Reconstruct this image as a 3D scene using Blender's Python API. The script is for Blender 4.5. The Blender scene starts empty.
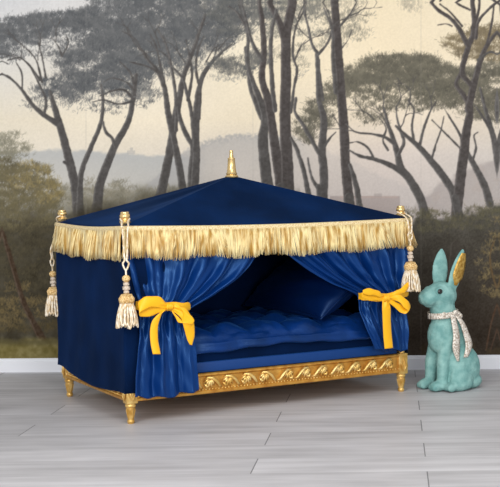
import bpy, bmesh, math, random
import numpy as np
from mathutils import Vector, Matrix, Euler

SC = bpy.context.scene
COL = SC.collection
PI = math.pi
rnd = random.Random(7)

# ------------------------------------------------------------------ helpers
def lin(c):
    c = np.asarray(c, dtype=float) / 255.0
    return np.where(c <= 0.04045, c / 12.92, ((c + 0.055) / 1.055) ** 2.4)

def L4(*c):
    v = lin(c)
    return (float(v[0]), float(v[1]), float(v[2]), 1.0)

def mat(name, base, rough=.6, metal=0.0, sheen=0.0, sheen_tint=None, spec=.5, coat=0.0, sheen_rough=.4, aniso=0.0):
    m = bpy.data.materials.new(name); m.use_nodes = True
    b = m.node_tree.nodes['Principled BSDF']
    b.inputs['Base Color'].default_value = base
    b.inputs['Roughness'].default_value = rough
    b.inputs['Metallic'].default_value = metal
    b.inputs['Specular IOR Level'].default_value = spec
    b.inputs['Sheen Weight'].default_value = sheen
    b.inputs['Sheen Roughness'].default_value = sheen_rough
    if sheen_tint: b.inputs['Sheen Tint'].default_value = sheen_tint
    b.inputs['Coat Weight'].default_value = coat
    return m

def vary(m, c0, c1, scale=(8, 8, 8), detail=4, lo=.35, hi=.65, bump=0.0, bump_scale=None, coords='Object'):
    """colour variation between c0 and c1 by noise, and an optional bump"""
    nt = m.node_tree; N = nt.nodes; b = N['Principled BSDF']
    tc = N.new('ShaderNodeTexCoord'); mp = N.new('ShaderNodeMapping')
    mp.inputs['Scale'].default_value = scale
    nt.links.new(tc.outputs[coords], mp.inputs['Vector'])
    no = N.new('ShaderNodeTexNoise'); no.inputs['Scale'].default_value = 1; no.inputs['Detail'].default_value = detail
    nt.links.new(mp.outputs['Vector'], no.inputs['Vector'])
    r = N.new('ShaderNodeValToRGB')
    r.color_ramp.elements[0].position = lo; r.color_ramp.elements[0].color = c0
    r.color_ramp.elements[1].position = hi; r.color_ramp.elements[1].color = c1
    nt.links.new(no.outputs['Fac'], r.inputs['Fac'])
    nt.links.new(r.outputs['Color'], b.inputs['Base Color'])
    if bump:
        n2 = N.new('ShaderNodeTexNoise'); n2.inputs['Scale'].default_value = bump_scale or 80; n2.inputs['Detail'].default_value = 3
        nt.links.new(tc.outputs[coords], n2.inputs['Vector'])
        bp = N.new('ShaderNodeBump'); bp.inputs['Strength'].default_value = bump; bp.inputs['Distance'].default_value = .004
        nt.links.new(n2.outputs['Fac'], bp.inputs['Height'])
        nt.links.new(bp.outputs['Normal'], b.inputs['Normal'])
    return m

class MB:
    def __init__(s): s.v = []; s.f = []
    def add(s, vs, fs):
        o = len(s.v); s.v += [tuple(p) for p in vs]; s.f += [tuple(i + o for i in q) for q in fs]
    def box(s, x0, x1, y0, y1, z0, z1, bev=0.0):
        bm = bmesh.new(); bmesh.ops.create_cube(bm, size=1)
        for v in bm.verts:
            v.co = Vector(((x0 + x1) / 2 + v.co.x * (x1 - x0), (y0 + y1) / 2 + v.co.y * (y1 - y0), (z0 + z1) / 2 + v.co.z * (z1 - z0)))
        if bev: bmesh.ops.bevel(bm, geom=list(bm.edges), offset=bev, segments=2, profile=.5, affect='EDGES')
        s.bm(bm)
    def bm(s, bm, M=None):
        bm.verts.ensure_lookup_table(); bm.verts.index_update()
        s.add([(M @ v.co if M else v.co) for v in bm.verts], [[v.index for v in f.verts] for f in bm.faces]); bm.free()
    def ball(s, c, r, M=None, u=14, w=10):
        bm = bmesh.new(); bmesh.ops.create_uvsphere(bm, u_segments=u, v_segments=w, radius=1)
        if not hasattr(r, '__len__'): r = (r, r, r)
        T = Matrix.Translation(Vector(c)) @ (M.to_4x4() if M else Matrix()) @ Matrix.Diagonal((*r, 1))
        s.bm(bm, T)
    def lathe(s, prof, c=(0, 0, 0), n=20):
        """prof: list of (radius, z)"""
        vs = []; fs = []
        for r, z in prof:
            for k in range(n):
                a = 2 * PI * k / n; vs.append((c[0] + r * math.cos(a), c[1] + r * math.sin(a), c[2] + z))
        for i in range(len(prof) - 1):
            for k in range(n):
                k2 = (k + 1) % n; fs.append((i * n + k, i * n + k2, (i + 1) * n + k2, (i + 1) * n + k))
        fs.append(tuple(reversed(range(n)))); fs.append(tuple((len(prof) - 1) * n + k for k in range(n)))
        s.add(vs, fs)
    def tube(s, pts, rad, n=8):
        pts = [Vector(p) for p in pts]
        if not hasattr(rad, '__len__'): rad = [rad] * len(pts)
        vs = []; fs = []; ref = None
        for i, p in enumerate(pts):
            t = (pts[min(i + 1, len(pts) - 1)] - pts[max(i - 1, 0)]).normalized()
            if ref is None:
                ref = t.cross(Vector((0, 0, 1)))
                if ref.length < .1: ref = t.cross(Vector((1, 0, 0)))
            ref = (ref - t * ref.dot(t)).normalized(); b = t.cross(ref)
            for k in range(n):
                a = 2 * PI * k / n; vs.append(p + (ref * math.cos(a) + b * math.sin(a)) * rad[i])
        for i in range(len(pts) - 1):
            for k in range(n):
                k2 = (k + 1) % n; fs.append((i * n + k, i * n + k2, (i + 1) * n + k2, (i + 1) * n + k))
        fs.append(tuple(reversed(range(n)))); fs.append(tuple((len(pts) - 1) * n + k for k in range(n)))
        s.add(vs, fs)
    def grid(s, P, closed_u=False):
        """P: rows of points"""
        nu = len(P); nv = len(P[0]); vs = [p for row in P for p in row]
        fs = [(i * nv + j, i * nv + j + 1, (i + 1) * nv + j + 1, (i + 1) * nv + j) for i in range(nu - 1) for j in range(nv - 1)]
        if closed_u: fs += [((nu - 1) * nv + j, (nu - 1) * nv + j + 1, j + 1, j) for j in range(nv - 1)]
        s.add(vs, fs)
    def build(s, name, m, parent=None, smooth=True, thick=0.0, off=0.0, sharp=None):
        me = bpy.data.meshes.new(name); me.from_pydata(s.v, [], s.f); me.update()
        if smooth: me.polygons.foreach_set('use_smooth', [True] * len(me.polygons))
        if sharp: me.set_sharp_from_angle(angle=math.radians(sharp))
        o = bpy.data.objects.new(name, me); COL.objects.link(o)
        if m: me.materials.append(m)
        if parent: o.parent = parent
        if thick:
            md = o.modifiers.new('thickness', 'SOLIDIFY'); md.thickness = thick; md.offset = off
        return o

def tag(o, label=None, cat=None, group=None, kind=None):
    for k, v in (('label', label), ('category', cat), ('group', group), ('kind', kind)):
        if v: o[k] = v
    return o

def empty(name, loc=(0, 0, 0), rz=0.0):
    o = bpy.data.objects.new(name, None); COL.objects.link(o); o.location = loc; o.rotation_euler = (0, 0, rz)
    o.empty_display_size = .05
    return o

def crom(pts, n):
    """Catmull-Rom through pts (tuples of any length), n samples per span"""
    P = np.array(pts, float); P = np.vstack([2 * P[0] - P[1], P, 2 * P[-1] - P[-2]])
    out = []
    for i in range(1, len(P) - 2):
        for k in range(n):
            t = k / n
            out.append(.5 * (2 * P[i] + (P[i + 1] - P[i - 1]) * t + (2 * P[i - 1] - 5 * P[i] + 4 * P[i + 1] - P[i + 2]) * t * t + (-P[i - 1] + 3 * P[i] - 3 * P[i + 1] + P[i + 2]) * t ** 3))
    out.append(P[-2]); return np.array(out)

def interp(x, tab):
    """smooth table lookup: tab list of (x, y), x ascending"""
    xs = [t[0] for t in tab]; ys = [t[1] for t in tab]
    if x <= xs[0]: return ys[0]
    if x >= xs[-1]: return ys[-1]
    i = max(k for k in range(len(xs)) if xs[k] <= x)
    m = []
    for k in range(len(xs)):
        a = max(k - 1, 0); b = min(k + 1, len(xs) - 1); m.append((ys[b] - ys[a]) / (xs[b] - xs[a]))
    h = xs[i + 1] - xs[i]; t = (x - xs[i]) / h
    return ((2 * t ** 3 - 3 * t * t + 1) * ys[i] + (t ** 3 - 2 * t * t + t) * h * m[i] + (3 * t * t - 2 * t ** 3) * ys[i + 1] + (t ** 3 - t * t) * h * m[i + 1])

def sm(a, b, x):
    t = min(1, max(0, (x - a) / (b - a))); return t * t * (3 - 2 * t)

# ------------------------------------------------------------------ camera
F_PX, CX = 1210.8, 393.2
cam_d = bpy.data.cameras.new('camera'); cam = bpy.data.objects.new('camera', cam_d); COL.objects.link(cam)
cam_d.sensor_fit = 'HORIZONTAL'; cam_d.sensor_width = 36; cam_d.lens = 36 * F_PX / 500
cam_d.shift_x = (250 - CX) / 500; cam_d.shift_y = -(243.5 - 243.0) / 500
pitch, roll = .045, -.0128
cp, sp, cr, sr = math.cos(pitch), math.sin(pitch), math.cos(roll), math.sin(roll)
fwd = Vector((0, cp, -sp)); up0 = Vector((0, sp, cp)); rt0 = Vector((1, 0, 0))
rt = rt0 * cr + up0 * sr
upv = up0 * cr - rt0 * sr
R = Matrix((rt, upv, -fwd)).transposed()
cam.matrix_world = Matrix.Translation((0, 0, .9)) @ R.to_4x4()
SC.camera = cam

# ------------------------------------------------------------------ mural (a landscape print on the wall)
K = 2; MW, MH = 500, 374
W_, H_ = MW * K, MH * K
yy, xx = np.mgrid[0:H_, 0:W_].astype(np.float32); yy = (yy + .5) / K; xx = (xx + .5) / K
RS = np.random.RandomState(11)
def vnoise(cell, seed, cy=None):
    cy = cy or cell
    r = np.random.RandomState(seed); gw = int(MW / cell) + 3; gh = int(MH / cy) + 3
    g = r.rand(gh, gw).astype(np.float32); fx = xx / cell; fy = yy / cy
    ix = fx.astype(int); iy = fy.astype(int); tx = fx - ix; ty = fy - iy
    tx = tx * tx * (3 - 2 * tx); ty = ty * ty * (3 - 2 * ty)
    return (g[iy, ix] * (1 - tx) + g[iy, ix + 1] * tx) * (1 - ty) + (g[iy + 1, ix] * (1 - tx) + g[iy + 1, ix + 1] * tx) * ty
def fbm(cell, seed, n=4, cy=None):
    o = np.zeros_like(xx); a = 1.0; s = 0
    for k in range(n):
        o += a * vnoise(cell / 2 ** k, seed + k * 17, (cy / 2 ** k) if cy else None); s += a; a *= .55
    return o / s
def ss(a, b, x):
    t = np.clip((x - a) / (b - a), 0, 1); return t * t * (3 - 2 * t)
IMG = np.zeros((H_, W_, 3), np.float32)
def mix(mask, col):
    global IMG
    c = np.asarray(col, np.float32)
    IMG = IMG * (1 - mask[..., None]) + c * mask[..., None]
N_BIG = fbm(60, 1); N_MID = fbm(16, 2); N_FINE = fbm(5, 3, 3); N_TINY = vnoise(1.1, 5); N_T2 = vnoise(1.7, 9)
# sky
gx = [0, 120, 250, 380, 500]
rowcols = [(0, [(205, 205, 206), (212, 209, 205), (226, 215, 194), (229, 214, 184), (224, 212, 186)]),
           (70, [(214, 210, 202), (222, 214, 200), (232, 219, 192), (233, 217, 187), (229, 215, 190)]),
           (120, [(226, 216, 196), (231, 219, 196), (232, 219, 194), (226, 211, 190), (218, 206, 188)]),
           (155, [(222, 213, 197), (224, 214, 197), (215, 204, 190), (208, 196, 186), (200, 192, 184)]),
           (220, [(190, 186, 182), (190, 186, 182), (196, 188, 182), (192, 182, 178), (180, 174, 170)])]
for ch in range(3):
    rows = np.stack([np.interp(xx[0], gx, [c[ch] for c in r[1]]) for r in rowcols])
    ys = np.array([r[0] for r in rowcols])
    for j in range(H_):
        y = min(max(yy[j, 0], 0), 219.9); k = int(np.searchsorted(ys, y, 'right') - 1); t = (y - ys[k]) / (ys[k + 1] - ys[k])
        IMG[j, :, ch] = rows[k] * (1 - t) + rows[k + 1] * t
IMG += ((N_BIG - .5) * 14)[..., None] + ((N_TINY - .5) * 5)[..., None]
# distant hills
h1 = 152 - 3 * np.sin(xx / 37) + 5 * (fbm(7, 31, 3) - .5)
mix(ss(-1, 3, yy - h1) * (1 - ss(170, 215, xx)) * np.clip(1 - (yy - h1 - 6) / 60, .35, 1) * .85, (178, 179, 178))
h2 = np.interp(xx, [0, 130, 150, 165, 185, 205, 225, 260, 300, 420, 500], [260, 196, 180, 166, 150, 140, 135, 132, 138, 190, 240]) + 6 * (fbm(4, 33, 2) - .5)
mix(ss(-1, 5, yy - h2) * np.clip(1 - (yy - h2 - 8) / 60, .12, 1) * .62 * (1 - .7 * ss(270, 330, xx)), (166, 164, 164))
mix(ss(-2, 2, yy - h2) * (1 - ss(3, 9, yy - h2)) * ss(180, 200, xx) * (1 - ss(270, 310, xx)) * .5 * (N_T2 > .4), (160, 159, 157))
mix(((np.abs(xx - 131) < 4) & (yy > 150.5) & (yy < 154) | (np.abs(xx - 131.5) < 1.3) & (yy > 147.5) & (yy < 151)).astype(np.float32) * .5, (172, 170, 168))
VALLEY = True
# far building and rocky hill, right
mix(((yy > 196) & (yy < 214) & (xx > 330) & (xx < 400)).astype(np.float32) * .7, (158, 146, 142))
mix(((yy > 196) & (yy < 198) & (xx > 340) & (xx < 398)).astype(np.float32) * .7, (178, 160, 152))
mix(((np.abs(xx - 378) < 4) & (yy > 193.5) & (yy < 197)).astype(np.float32) * .6, (160, 150, 146))
h4 = np.interp(xx, [400, 425, 440, 460, 475, 490, 500], [215, 196, 182, 170, 165, 158, 156]) + 9 * (fbm(10, 37, 3) - .5)
mix(ss(-2, 6, yy - h4) * ss(405, 425, xx) * np.clip(.6 - (yy - h4) / 200, .2, 1), (154, 145, 142))
mix(ss(0, 3, yy - h4) * (xx > 405) * ss(.52, .62, fbm(7, 40, 3)) * .35, (172, 160, 152))

# ---- brush tools
def stroke(pts, w, col, al=1.0, jag=.25, tex=14):
    """pts: (x, y); w: list of widths along the stroke"""
    global IMG
    S = crom(pts, 10); n = len(S); ws = np.interp(np.linspace(0, 1, n), np.linspace(0, 1, len(w)), w) / 2
    pad = max(w) + 2
    x0 = int(max(0, (S[:, 0].min() - pad) * K)); x1 = int(min(W_, (S[:, 0].max() + pad) * K + 1))
    y0 = int(max(0, (S[:, 1].min() - pad) * K)); y1 = int(min(H_, (S[:, 1].max() + pad) * K + 1))
    if x1 <= x0 or y1 <= y0: return
    cov = np.zeros((y1 - y0, x1 - x0), np.float32)
    for i in range(n - 1):
        a, b = S[i], S[i + 1]; p2 = max(ws[i], ws[i + 1]) + 1.5
        u0 = int(max(x0, (min(a[0], b[0]) - p2) * K)); u1 = int(min(x1, (max(a[0], b[0]) + p2) * K + 1))
        v0 = int(max(y0, (min(a[1], b[1]) - p2) * K)); v1 = int(min(y1, (max(a[1], b[1]) + p2) * K + 1))
        if u1 <= u0 or v1 <= v0: continue
        X = xx[v0:v1, u0:u1]; Y = yy[v0:v1, u0:u1]; d = b - a; L2 = max(1e-6, d @ d)
        t = np.clip(((X - a[0]) * d[0] + (Y - a[1]) * d[1]) / L2, 0, 1)
        dist = np.hypot(X - a[0] - t * d[0], Y - a[1] - t * d[1]) - (ws[i] + (ws[i + 1] - ws[i]) * t) + (N_FINE[v0:v1, u0:u1] - .5) * jag * 4
        c = np.clip(.5 - dist * K * .6, 0, 1)
        sl = cov[v0 - y0:v1 - y0, u0 - x0:u1 - x0]; np.maximum(sl, c, out=sl)
    m = (cov * al)[..., None]
    tx = ((N_T2[y0:y1, x0:x1] - .5) * tex + (N_FINE[y0:y1, x0:x1] - .5) * tex * 1.3)[..., None]
    inn = np.roll(cov, 3, 1); lit = (np.clip(cov - inn, 0, 1) * (22 if max(w) > 3.5 else 6))[..., None]      # pale brush line on one side of the trunk
    IMG[y0:y1, x0:x1] = IMG[y0:y1, x0:x1] * (1 - m) + (np.asarray(col, np.float32) + tx + lit) * m

def splat(px, py, wgt):
    X = px * K - .5; Y = py * K - .5; ok = (X > 1) & (X < W_ - 2) & (Y > 1) & (Y < H_ - 2); X = X[ok]; Y = Y[ok]; wgt = wgt[ok]
    ix = X.astype(int); iy = Y.astype(int); fx = X - ix; fy = Y - iy; n = W_ * H_
    out = np.zeros(n)
    for dx, dy, w in ((0, 0, (1 - fx) * (1 - fy)), (1, 0, fx * (1 - fy)), (0, 1, (1 - fx) * fy), (1, 1, fx * fy)):
        out += np.bincount((iy + dy) * W_ + ix + dx, weights=w * wgt, minlength=n)
    return out.reshape(H_, W_).astype(np.float32)

def foliage(blobs, col, col2, dens=.75, seed=0, tuft=5.0, al=.96, dab=2.2, up=.75):
    """crowns built of tufts, each tuft a spray of small brush dabs; denser at its heart, feathery at its rim"""
    global IMG
    r = np.random.RandomState(seed); PX = []; PY = []; TW = []
    for cx, cy, rx, ry in blobs:
        nt_ = max(4, int(rx * ry * 3.14 / (tuft * tuft) * 1.5))
        a = r.rand(nt_) * 6.283; q = np.sqrt(r.rand(nt_)) * (.92 + .16 * r.rand(nt_))
        for k in range(nt_):
            tx_ = cx + rx * q[k] * math.cos(a[k]); ty_ = cy + ry * q[k] * math.sin(a[k])
            n = int(34 * dens * tuft * tuft / 25 * (.45 + r.rand()))
            R1 = tuft * (.7 + .7 * r.rand()); ang = r.rand(n) * 6.283; rad = np.abs(r.randn(n)) * .62 * R1
            ux = np.cos(ang) * rad * 1.15; uy = np.sin(ang) * rad * .72
            d_an = np.arctan2(-np.abs(uy) - R1 * up, ux) + r.randn(n) * .5; tone = np.clip(.15 + .7 * r.rand() + (-uy / R1) * .35 + r.randn(n) * .2, 0, 1)
            for st in np.linspace(0, dab, 4):
                PX.append(tx_ + ux + np.cos(d_an) * st); PY.append(ty_ + uy + np.sin(d_an) * st); TW.append(tone)
    PX = np.concatenate(PX); PY = np.concatenate(PY); TW = np.concatenate(TW)
    cnt = splat(PX, PY, np.ones_like(PX)); tn = splat(PX, PY, TW) / np.maximum(cnt, 1e-4)
    m = ((1 - np.exp(-cnt * .95)) * al)[..., None]; tn = tn[..., None]
    IMG = IMG * (1 - m) + (np.asarray(col, np.float32) * (1 - tn) + np.asarray(col2, np.float32) * tn) * m

def twigs(x, y, ang, ln, w, depth, col, rg, spread=.5, al=1.0):
    n = 4; pts = [(x, y)]; a = ang
    for k in range(n):
        a += rg.uniform(-.28, .28); x += math.cos(a) * ln / n; y -= math.sin(a) * ln / n; pts.append((x, y))
    stroke(pts, [w, w * .65], col, al, .12)
    if depth > 0:
        for s in (-1, 1):
            twigs(x, y, a + s * rg.uniform(.15, spread), ln * rg.uniform(.6, .85), w * .62, depth - 1, col, rg, spread, al)

rg = random.Random(3)
C_FAR = (104, 102, 100); C_TR = (84, 81, 79); C_TR2 = (78, 73, 71)
G1, G1b = (70, 73, 77), (118, 118, 117)       # left crowns, cool grey
G2, G2b = (72, 70, 63), (124, 119, 103)       # right crowns, warmer

# ---- valley bushes on the left
mix(ss(182, 196, yy + (N_MID - .5) * 14) * (xx < 250) * .8, (140, 136, 122))
foliage([(72, 192, 14, 7), (90, 186, 14, 6), (108, 192, 16, 8), (122, 186, 10, 6), (138, 194, 18, 8), (165, 190, 10, 6), (160, 198, 20, 6), (196, 196, 30, 7), (84, 202, 20, 8), (110, 204, 24, 8)], (112, 109, 96), (152, 144, 122), .5, 90, 4, .9)
# ---- left group: crowns
foliage([(20, 32, 36, 13), (62, 20, 30, 9), (-3, 42, 22, 16), (40, 26, 38, 11), (84, 20, 10, 8)], G1, G1b, 1.3, 100, 5)
foliage([(98, 28, 26, 22), (124, 18, 36, 28), (160, 20, 44, 32), (108, 52, 28, 18), (205, 14, 40, 28), (78, 66, 20, 16), (62, 88, 28, 10), (128, 72, 26, 20), (148, 50, 30, 20), (100, 80, 22, 14), (180, 44, 26, 16), (220, 34, 20, 14)], G1, G1b, 1.5, 120, 5.5)
foliage([(92, 62, 40, 30), (60, 92, 30, 9), (130, 84, 24, 16), (190, 54, 34, 14), (215, 46, 16, 8), (150, 72, 20, 10), (140, 95, 20, 12), (170, 66, 30, 10)], G1, G1b, .42, 140, 5)
foliage([(20, 54, 34, 6), (50, 50, 14, 8), (8, 58, 14, 5), (42, 104, 18, 7), (88, 104, 26, 8), (112, 108, 16, 7), (60, 38, 12, 6)], G1, G1b, .26, 150, 4.5)
foliage([(145, 92, 9, 9)], (150, 148, 142), (172, 168, 158), .3, 155, 4)
# left tree trunks
stroke([(78, 208), (74, 180), (64, 140), (56, 112), (50, 92)], [11, 9, 8, 6, 4], C_TR)
stroke([(58, 124), (44, 115), (32, 104), (22, 90), (10, 78), (-3, 72)], [6, 5, 4, 3, 2.5, 2], C_TR)
stroke([(44, 115), (46, 100), (38, 82), (30, 66)], [3, 2.4, 1.8, 1.2], C_TR)
stroke([(40, 80), (30, 66), (20, 58), (8, 60)], [2.4, 2, 1.4, 1], C_TR)
stroke([(42, 82), (36, 60), (24, 46)], [2.2, 1.6, 1], C_TR)
stroke([(46, 78), (42, 56), (38, 42)], [2, 1.4, 1], C_TR)
stroke([(22, 90), (22, 74), (16, 62)], [2, 1.6, 1], C_TR)
stroke([(62, 56), (58, 46), (52, 38)], [2, 1.5, .8], C_TR); stroke([(62, 56), (68, 44), (66, 34)], [1.8, 1.3, .8], C_TR)
stroke([(80, 190), (82, 170), (92, 145), (101, 122), (103, 100), (101, 85)], [6, 5, 4.6, 4, 3, 2.4], C_TR)
stroke([(64, 162), (70, 166)], [2.5, 1.5], C_TR)
stroke([(97, 208), (100, 185), (108, 162), (117, 142), (128, 122), (133, 100), (136, 75)], [10, 9, 8, 7, 6, 5, 4], C_TR)
stroke([(115, 146), (112, 138), (106, 132), (103, 122)], [3.6, 3.2, 2.8, 2.4], C_TR)
stroke([(133, 98), (124, 90), (112, 91), (100, 96)], [2.6, 2, 1.6, 1], C_TR)
stroke([(131, 102), (118, 104), (104, 100), (92, 102)], [2, 1.8, 1.4, .8], C_TR)
stroke([(134, 90), (126, 82), (112, 78), (104, 82)], [2, 1.6, 1.2, .8], C_TR)
stroke([(134, 84), (130, 72), (120, 62)], [2.4, 1.6, 1], C_TR)
stroke([(134, 97), (142, 95), (150, 88), (153, 78)], [1.4, 1, .8, .5], C_FAR, .8)
# second left group
stroke([(160, 198), (164, 180), (170, 150), (174, 125), (179, 100), (184, 75), (195, 45), (205, 15)], [10, 9, 8, 7.5, 6.5, 5, 4, 2.5], C_TR)
stroke([(184, 196), (180, 170), (174, 140), (168, 112), (165, 90), (158, 72), (148, 60), (140, 48)], [8, 7, 6.5, 6, 5, 4, 3, 1.6], C_TR)
stroke([(164, 82), (160, 64), (156, 46), (150, 34)], [3, 2.4, 1.8, 1.2], C_TR)
stroke([(158, 72), (146, 66), (130, 62)], [2.6, 1.8, 1], C_TR)
stroke([(176, 130), (176, 100), (172, 70), (166, 45), (158, 30)], [4, 3.6, 3, 2, 1.4], C_TR)
stroke([(190, 198), (191, 170), (193, 148), (188, 138), (181, 122), (178, 108)], [6, 5.5, 5, 5, 4.6, 3.6], C_TR)
stroke([(194, 196), (196, 160), (196, 120), (199, 90), (206, 70), (222, 52), (232, 44)], [9, 8, 7, 5.6, 4.2, 2.6, 1.4], C_TR)
stroke([(194, 138), (191, 110), (186, 90), (182, 78), (168, 62)], [4, 3.6, 3, 2.4, 1.4], C_TR)
stroke([(199, 118), (200, 92), (196, 70), (198, 50), (204, 36)], [3.4, 3, 2.6, 2, 1.2], C_TR)
stroke([(188, 100), (192, 76), (190, 58), (186, 40)], [3, 2.6, 2, 1.2], C_TR)
stroke([(200, 82), (212, 62), (218, 44)], [2.2, 1.6, 1], C_TR)
for x, y, a in ((206, 62, 1.2), (186, 64, 1.9), (170, 60, 2.0), (160, 48, 1.8), (198, 52, 1.5), (150, 58, 2.3), (218, 50, .9), (140, 50, 2.2)):
    twigs(x, y, a, 16, 1.4, 2, C_TR, rg)
for x, y, a in ((30, 66, 2.2), (38, 60, 1.8), (24, 48, 2.0), (40, 46, 1.3), (56, 42, 1.7), (20, 60, 2.6), (8, 64, 2.4)):
    twigs(x, y, a, 12, 1.1, 2, C_TR, rg)

# ---- middle group: crowns
foliage([(250, 2, 36, 18), (236, 26, 18, 12), (225, 8, 20, 14), (262, 18, 16, 10)], G1, (122, 120, 113), 1.2, 200, 5)
foliage([(242, 62, 30, 8), (225, 66, 15, 8), (258, 56, 14, 7), (238, 72, 20, 4)], G1, (130, 126, 116), .8, 202, 4.5)
foliage([(296, 16, 22, 8), (312, 33, 18, 4), (322, 12, 20, 8), (300, 2, 36, 8), (280, 28, 16, 10), (268, 36, 10, 8), (335, 36, 12, 4)], (100, 100, 97), (136, 132, 120), .55, 205, 4.5)
foliage([(280, 54, 20, 6), (300, 62, 9, 6), (345, 24, 22, 9), (360, 34, 14, 8), (330, 44, 13, 4), (356, 16, 18, 6), (306, 48, 10, 5), (268, 52, 8, 6)], (118, 115, 106), (150, 144, 128), .38, 210, 4.5)
foliage([(216, 78, 10, 3), (232, 80, 14, 3), (300, 74, 8, 3)], G1b, (150, 146, 136), .25, 215, 3.5)
# the umbrella pine crown on the right
foliage([(375, 74, 40, 8), (410, 68, 40, 12), (436, 76, 28, 14), (395, 64, 34, 8), (352, 80, 18, 8), (336, 92, 16, 9), (440, 90, 24, 10), (405, 82, 44, 10), (370, 84, 28, 8)], G2, G2b, 1.5, 220, 5)
foliage([(315, 108, 12, 10), (305, 126, 11, 10), (322, 118, 10, 12), (308, 138, 8, 7), (330, 104, 12, 8)], G2, G2b, 1.2, 228, 4.5)
foliage([(368, 100, 18, 6), (372, 112, 18, 7), (392, 104, 22, 7), (410, 100, 28, 8), (440, 104, 24, 7), (378, 120, 18, 5), (424, 106, 12, 6), (400, 92, 46, 6)], G2, G2b, .5, 230, 4.5)
foliage([(478, 38, 24, 9), (492, 54, 18, 12), (456, 46, 11, 8), (490, 34, 16, 8), (474, 54, 20, 7)], (98, 89, 74), (136, 122, 94), 1.1, 240, 5)
foliage([(470, 78, 24, 9), (492, 86, 18, 16), (450, 100, 14, 8), (480, 98, 18, 9), (462, 90, 18, 8), (488, 70, 16, 8), (494, 108, 12, 14), (476, 112, 14, 8)], G2, G2b, 1.4, 250, 5)
foliage([(330, 2, 36, 6), (416, 5, 16, 4), (410, 10, 8, 3)], (156, 150, 134), (178, 168, 148), .4, 260, 4)
# middle trunks
stroke([(246, 48), (248, 62), (250, 86), (256, 104), (262, 118)], [4, 4, 4, 4.6, 5.5], C_TR)
stroke([(268, 190), (265, 165), (263, 140), (265, 118), (260, 100), (252, 80), (247, 60), (248, 34), (238, 14), (228, 6)], [12, 11, 10, 8, 6.5, 5, 4, 3.4, 2.4, 1.4], C_TR)
stroke([(281, 190), (277, 160), (272, 125), (268, 100), (262, 78), (264, 50), (262, 20), (258, -4)], [10, 9.5, 9, 8, 6.5, 6, 5, 4], C_TR2)
stroke([(262, 60), (252, 42), (246, 20), (240, -2)], [4.5, 3.6, 2.8, 2], C_TR)
stroke([(288, 196), (287, 160), (285, 120), (286, 80), (286, 40), (290, 15), (294, -4)], [13, 12, 11, 10.5, 9.5, 9, 9], C_TR2)
stroke([(285, 44), (280, 24), (272, 8), (266, -4)], [7, 6.5, 5.5, 5], C_TR2)
stroke([(275, 110), (272, 80), (271, 40), (276, 10)], [5, 4.6, 4, 3], C_TR)
stroke([(308, 192), (304, 172), (297, 150), (291, 138)], [5, 4.6, 4, 3], C_TR)
stroke([(291, 112), (294, 88), (297, 70), (293, 55), (295, 30), (304, 10)], [3, 3, 2.8, 2.4, 2, 1.4], C_TR)
stroke([(294, 62), (300, 48), (306, 40)], [2, 1.6, 1], C_TR)
stroke([(323, 198), (324, 175), (322, 150), (324, 120), (319, 100), (318, 75), (317, 54)], [9, 8.5, 8, 7, 5, 4.6, 4.2], C_TR)
stroke([(321, 156), (316, 148), (309, 135), (302, 123), (295, 112), (296, 98)], [4.4, 4, 4, 3.6, 3.2, 2.4], C_TR)
stroke([(318, 54), (312, 44), (308, 26), (304, 8), (306, -3)], [3.6, 3, 2.6, 2, 1.6], C_TR)
stroke([(319, 54), (328, 42), (332, 28), (328, 10)], [3, 2.4, 2, 1.4], C_TR)
stroke([(323, 100), (320, 76), (319, 60)], [3, 2.6, 2], C_TR)
stroke([(318, 188), (312, 178), (309, 165), (308, 158)], [4, 3, 2.2, 1.2], C_TR)
stroke([(325, 146), (330, 138), (336, 132)], [2.6, 2, 1.2], C_TR)
stroke([(349, 200), (346, 170), (344, 130), (341, 90), (338, 50), (336, 20), (334, -4)], [10, 9.5, 9.5, 9, 8.6, 8, 7.6], C_TR2)
stroke([(336, 92), (333, 60), (332, 30), (324, 8)], [5, 3.6, 2.6, 1.6], C_TR)
stroke([(360, 208), (356, 185), (350, 165)], [6, 5.5, 4], C_TR)
stroke([(340, 26), (350, 14), (358, 0)], [2.4, 1.8, 1.2], C_TR); stroke([(342, 48), (348, 40), (352, 30)], [1.4, 1, .7], C_TR)
for x, y, a in ((306, 12, 1.7), (332, 28, 1.2), (312, 40, 2.4), (328, 12, 1.9), (350, 16, .6), (304, 44, .9), (246, 22, 2.2), (298, 18, 1.2)):
    twigs(x, y, a, 16, 1.3, 2, C_TR, rg)
# right umbrella pine
stroke([(427, 224), (421, 200), (410, 180), (401, 168), (397, 152), (393, 138), (388, 124), (384, 108)], [9, 9, 8.4, 7.6, 6, 4.6, 3.4, 2], C_TR)
stroke([(404, 174), (392, 166), (374, 159), (360, 156), (349, 150)], [6, 5, 4, 3, 2], C_TR)
stroke([(374, 159), (368, 148), (358, 142), (350, 143)], [2.6, 2.2, 1.6, 1], C_TR)
stroke([(396, 146), (386, 138), (372, 134), (356, 132), (346, 124)], [3.6, 3, 2.4, 1.8, 1], C_TR)
stroke([(398, 155), (404, 143), (401, 132), (397, 118), (396, 106)], [3.6, 3.2, 2.6, 2, 1], C_TR)
stroke([(388, 150), (383, 140), (386, 128), (378, 116)], [2.4, 2, 1.6, 1], C_TR)
stroke([(455, 200), (452, 190), (440, 172), (428, 157), (416, 144), (404, 134), (396, 126)], [8, 8, 7.4, 6.6, 5, 3.4, 2], C_TR)
stroke([(420, 144), (424, 128), (430, 112), (436, 102)], [3, 2.6, 2, 1], C_TR)
stroke([(414, 142), (412, 126), (414, 110), (408, 100)], [3, 2.4, 1.8, 1], C_TR)
stroke([(432, 158), (436, 144), (441, 130), (444, 116)], [2.6, 2, 1.6, 1], C_TR)
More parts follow.
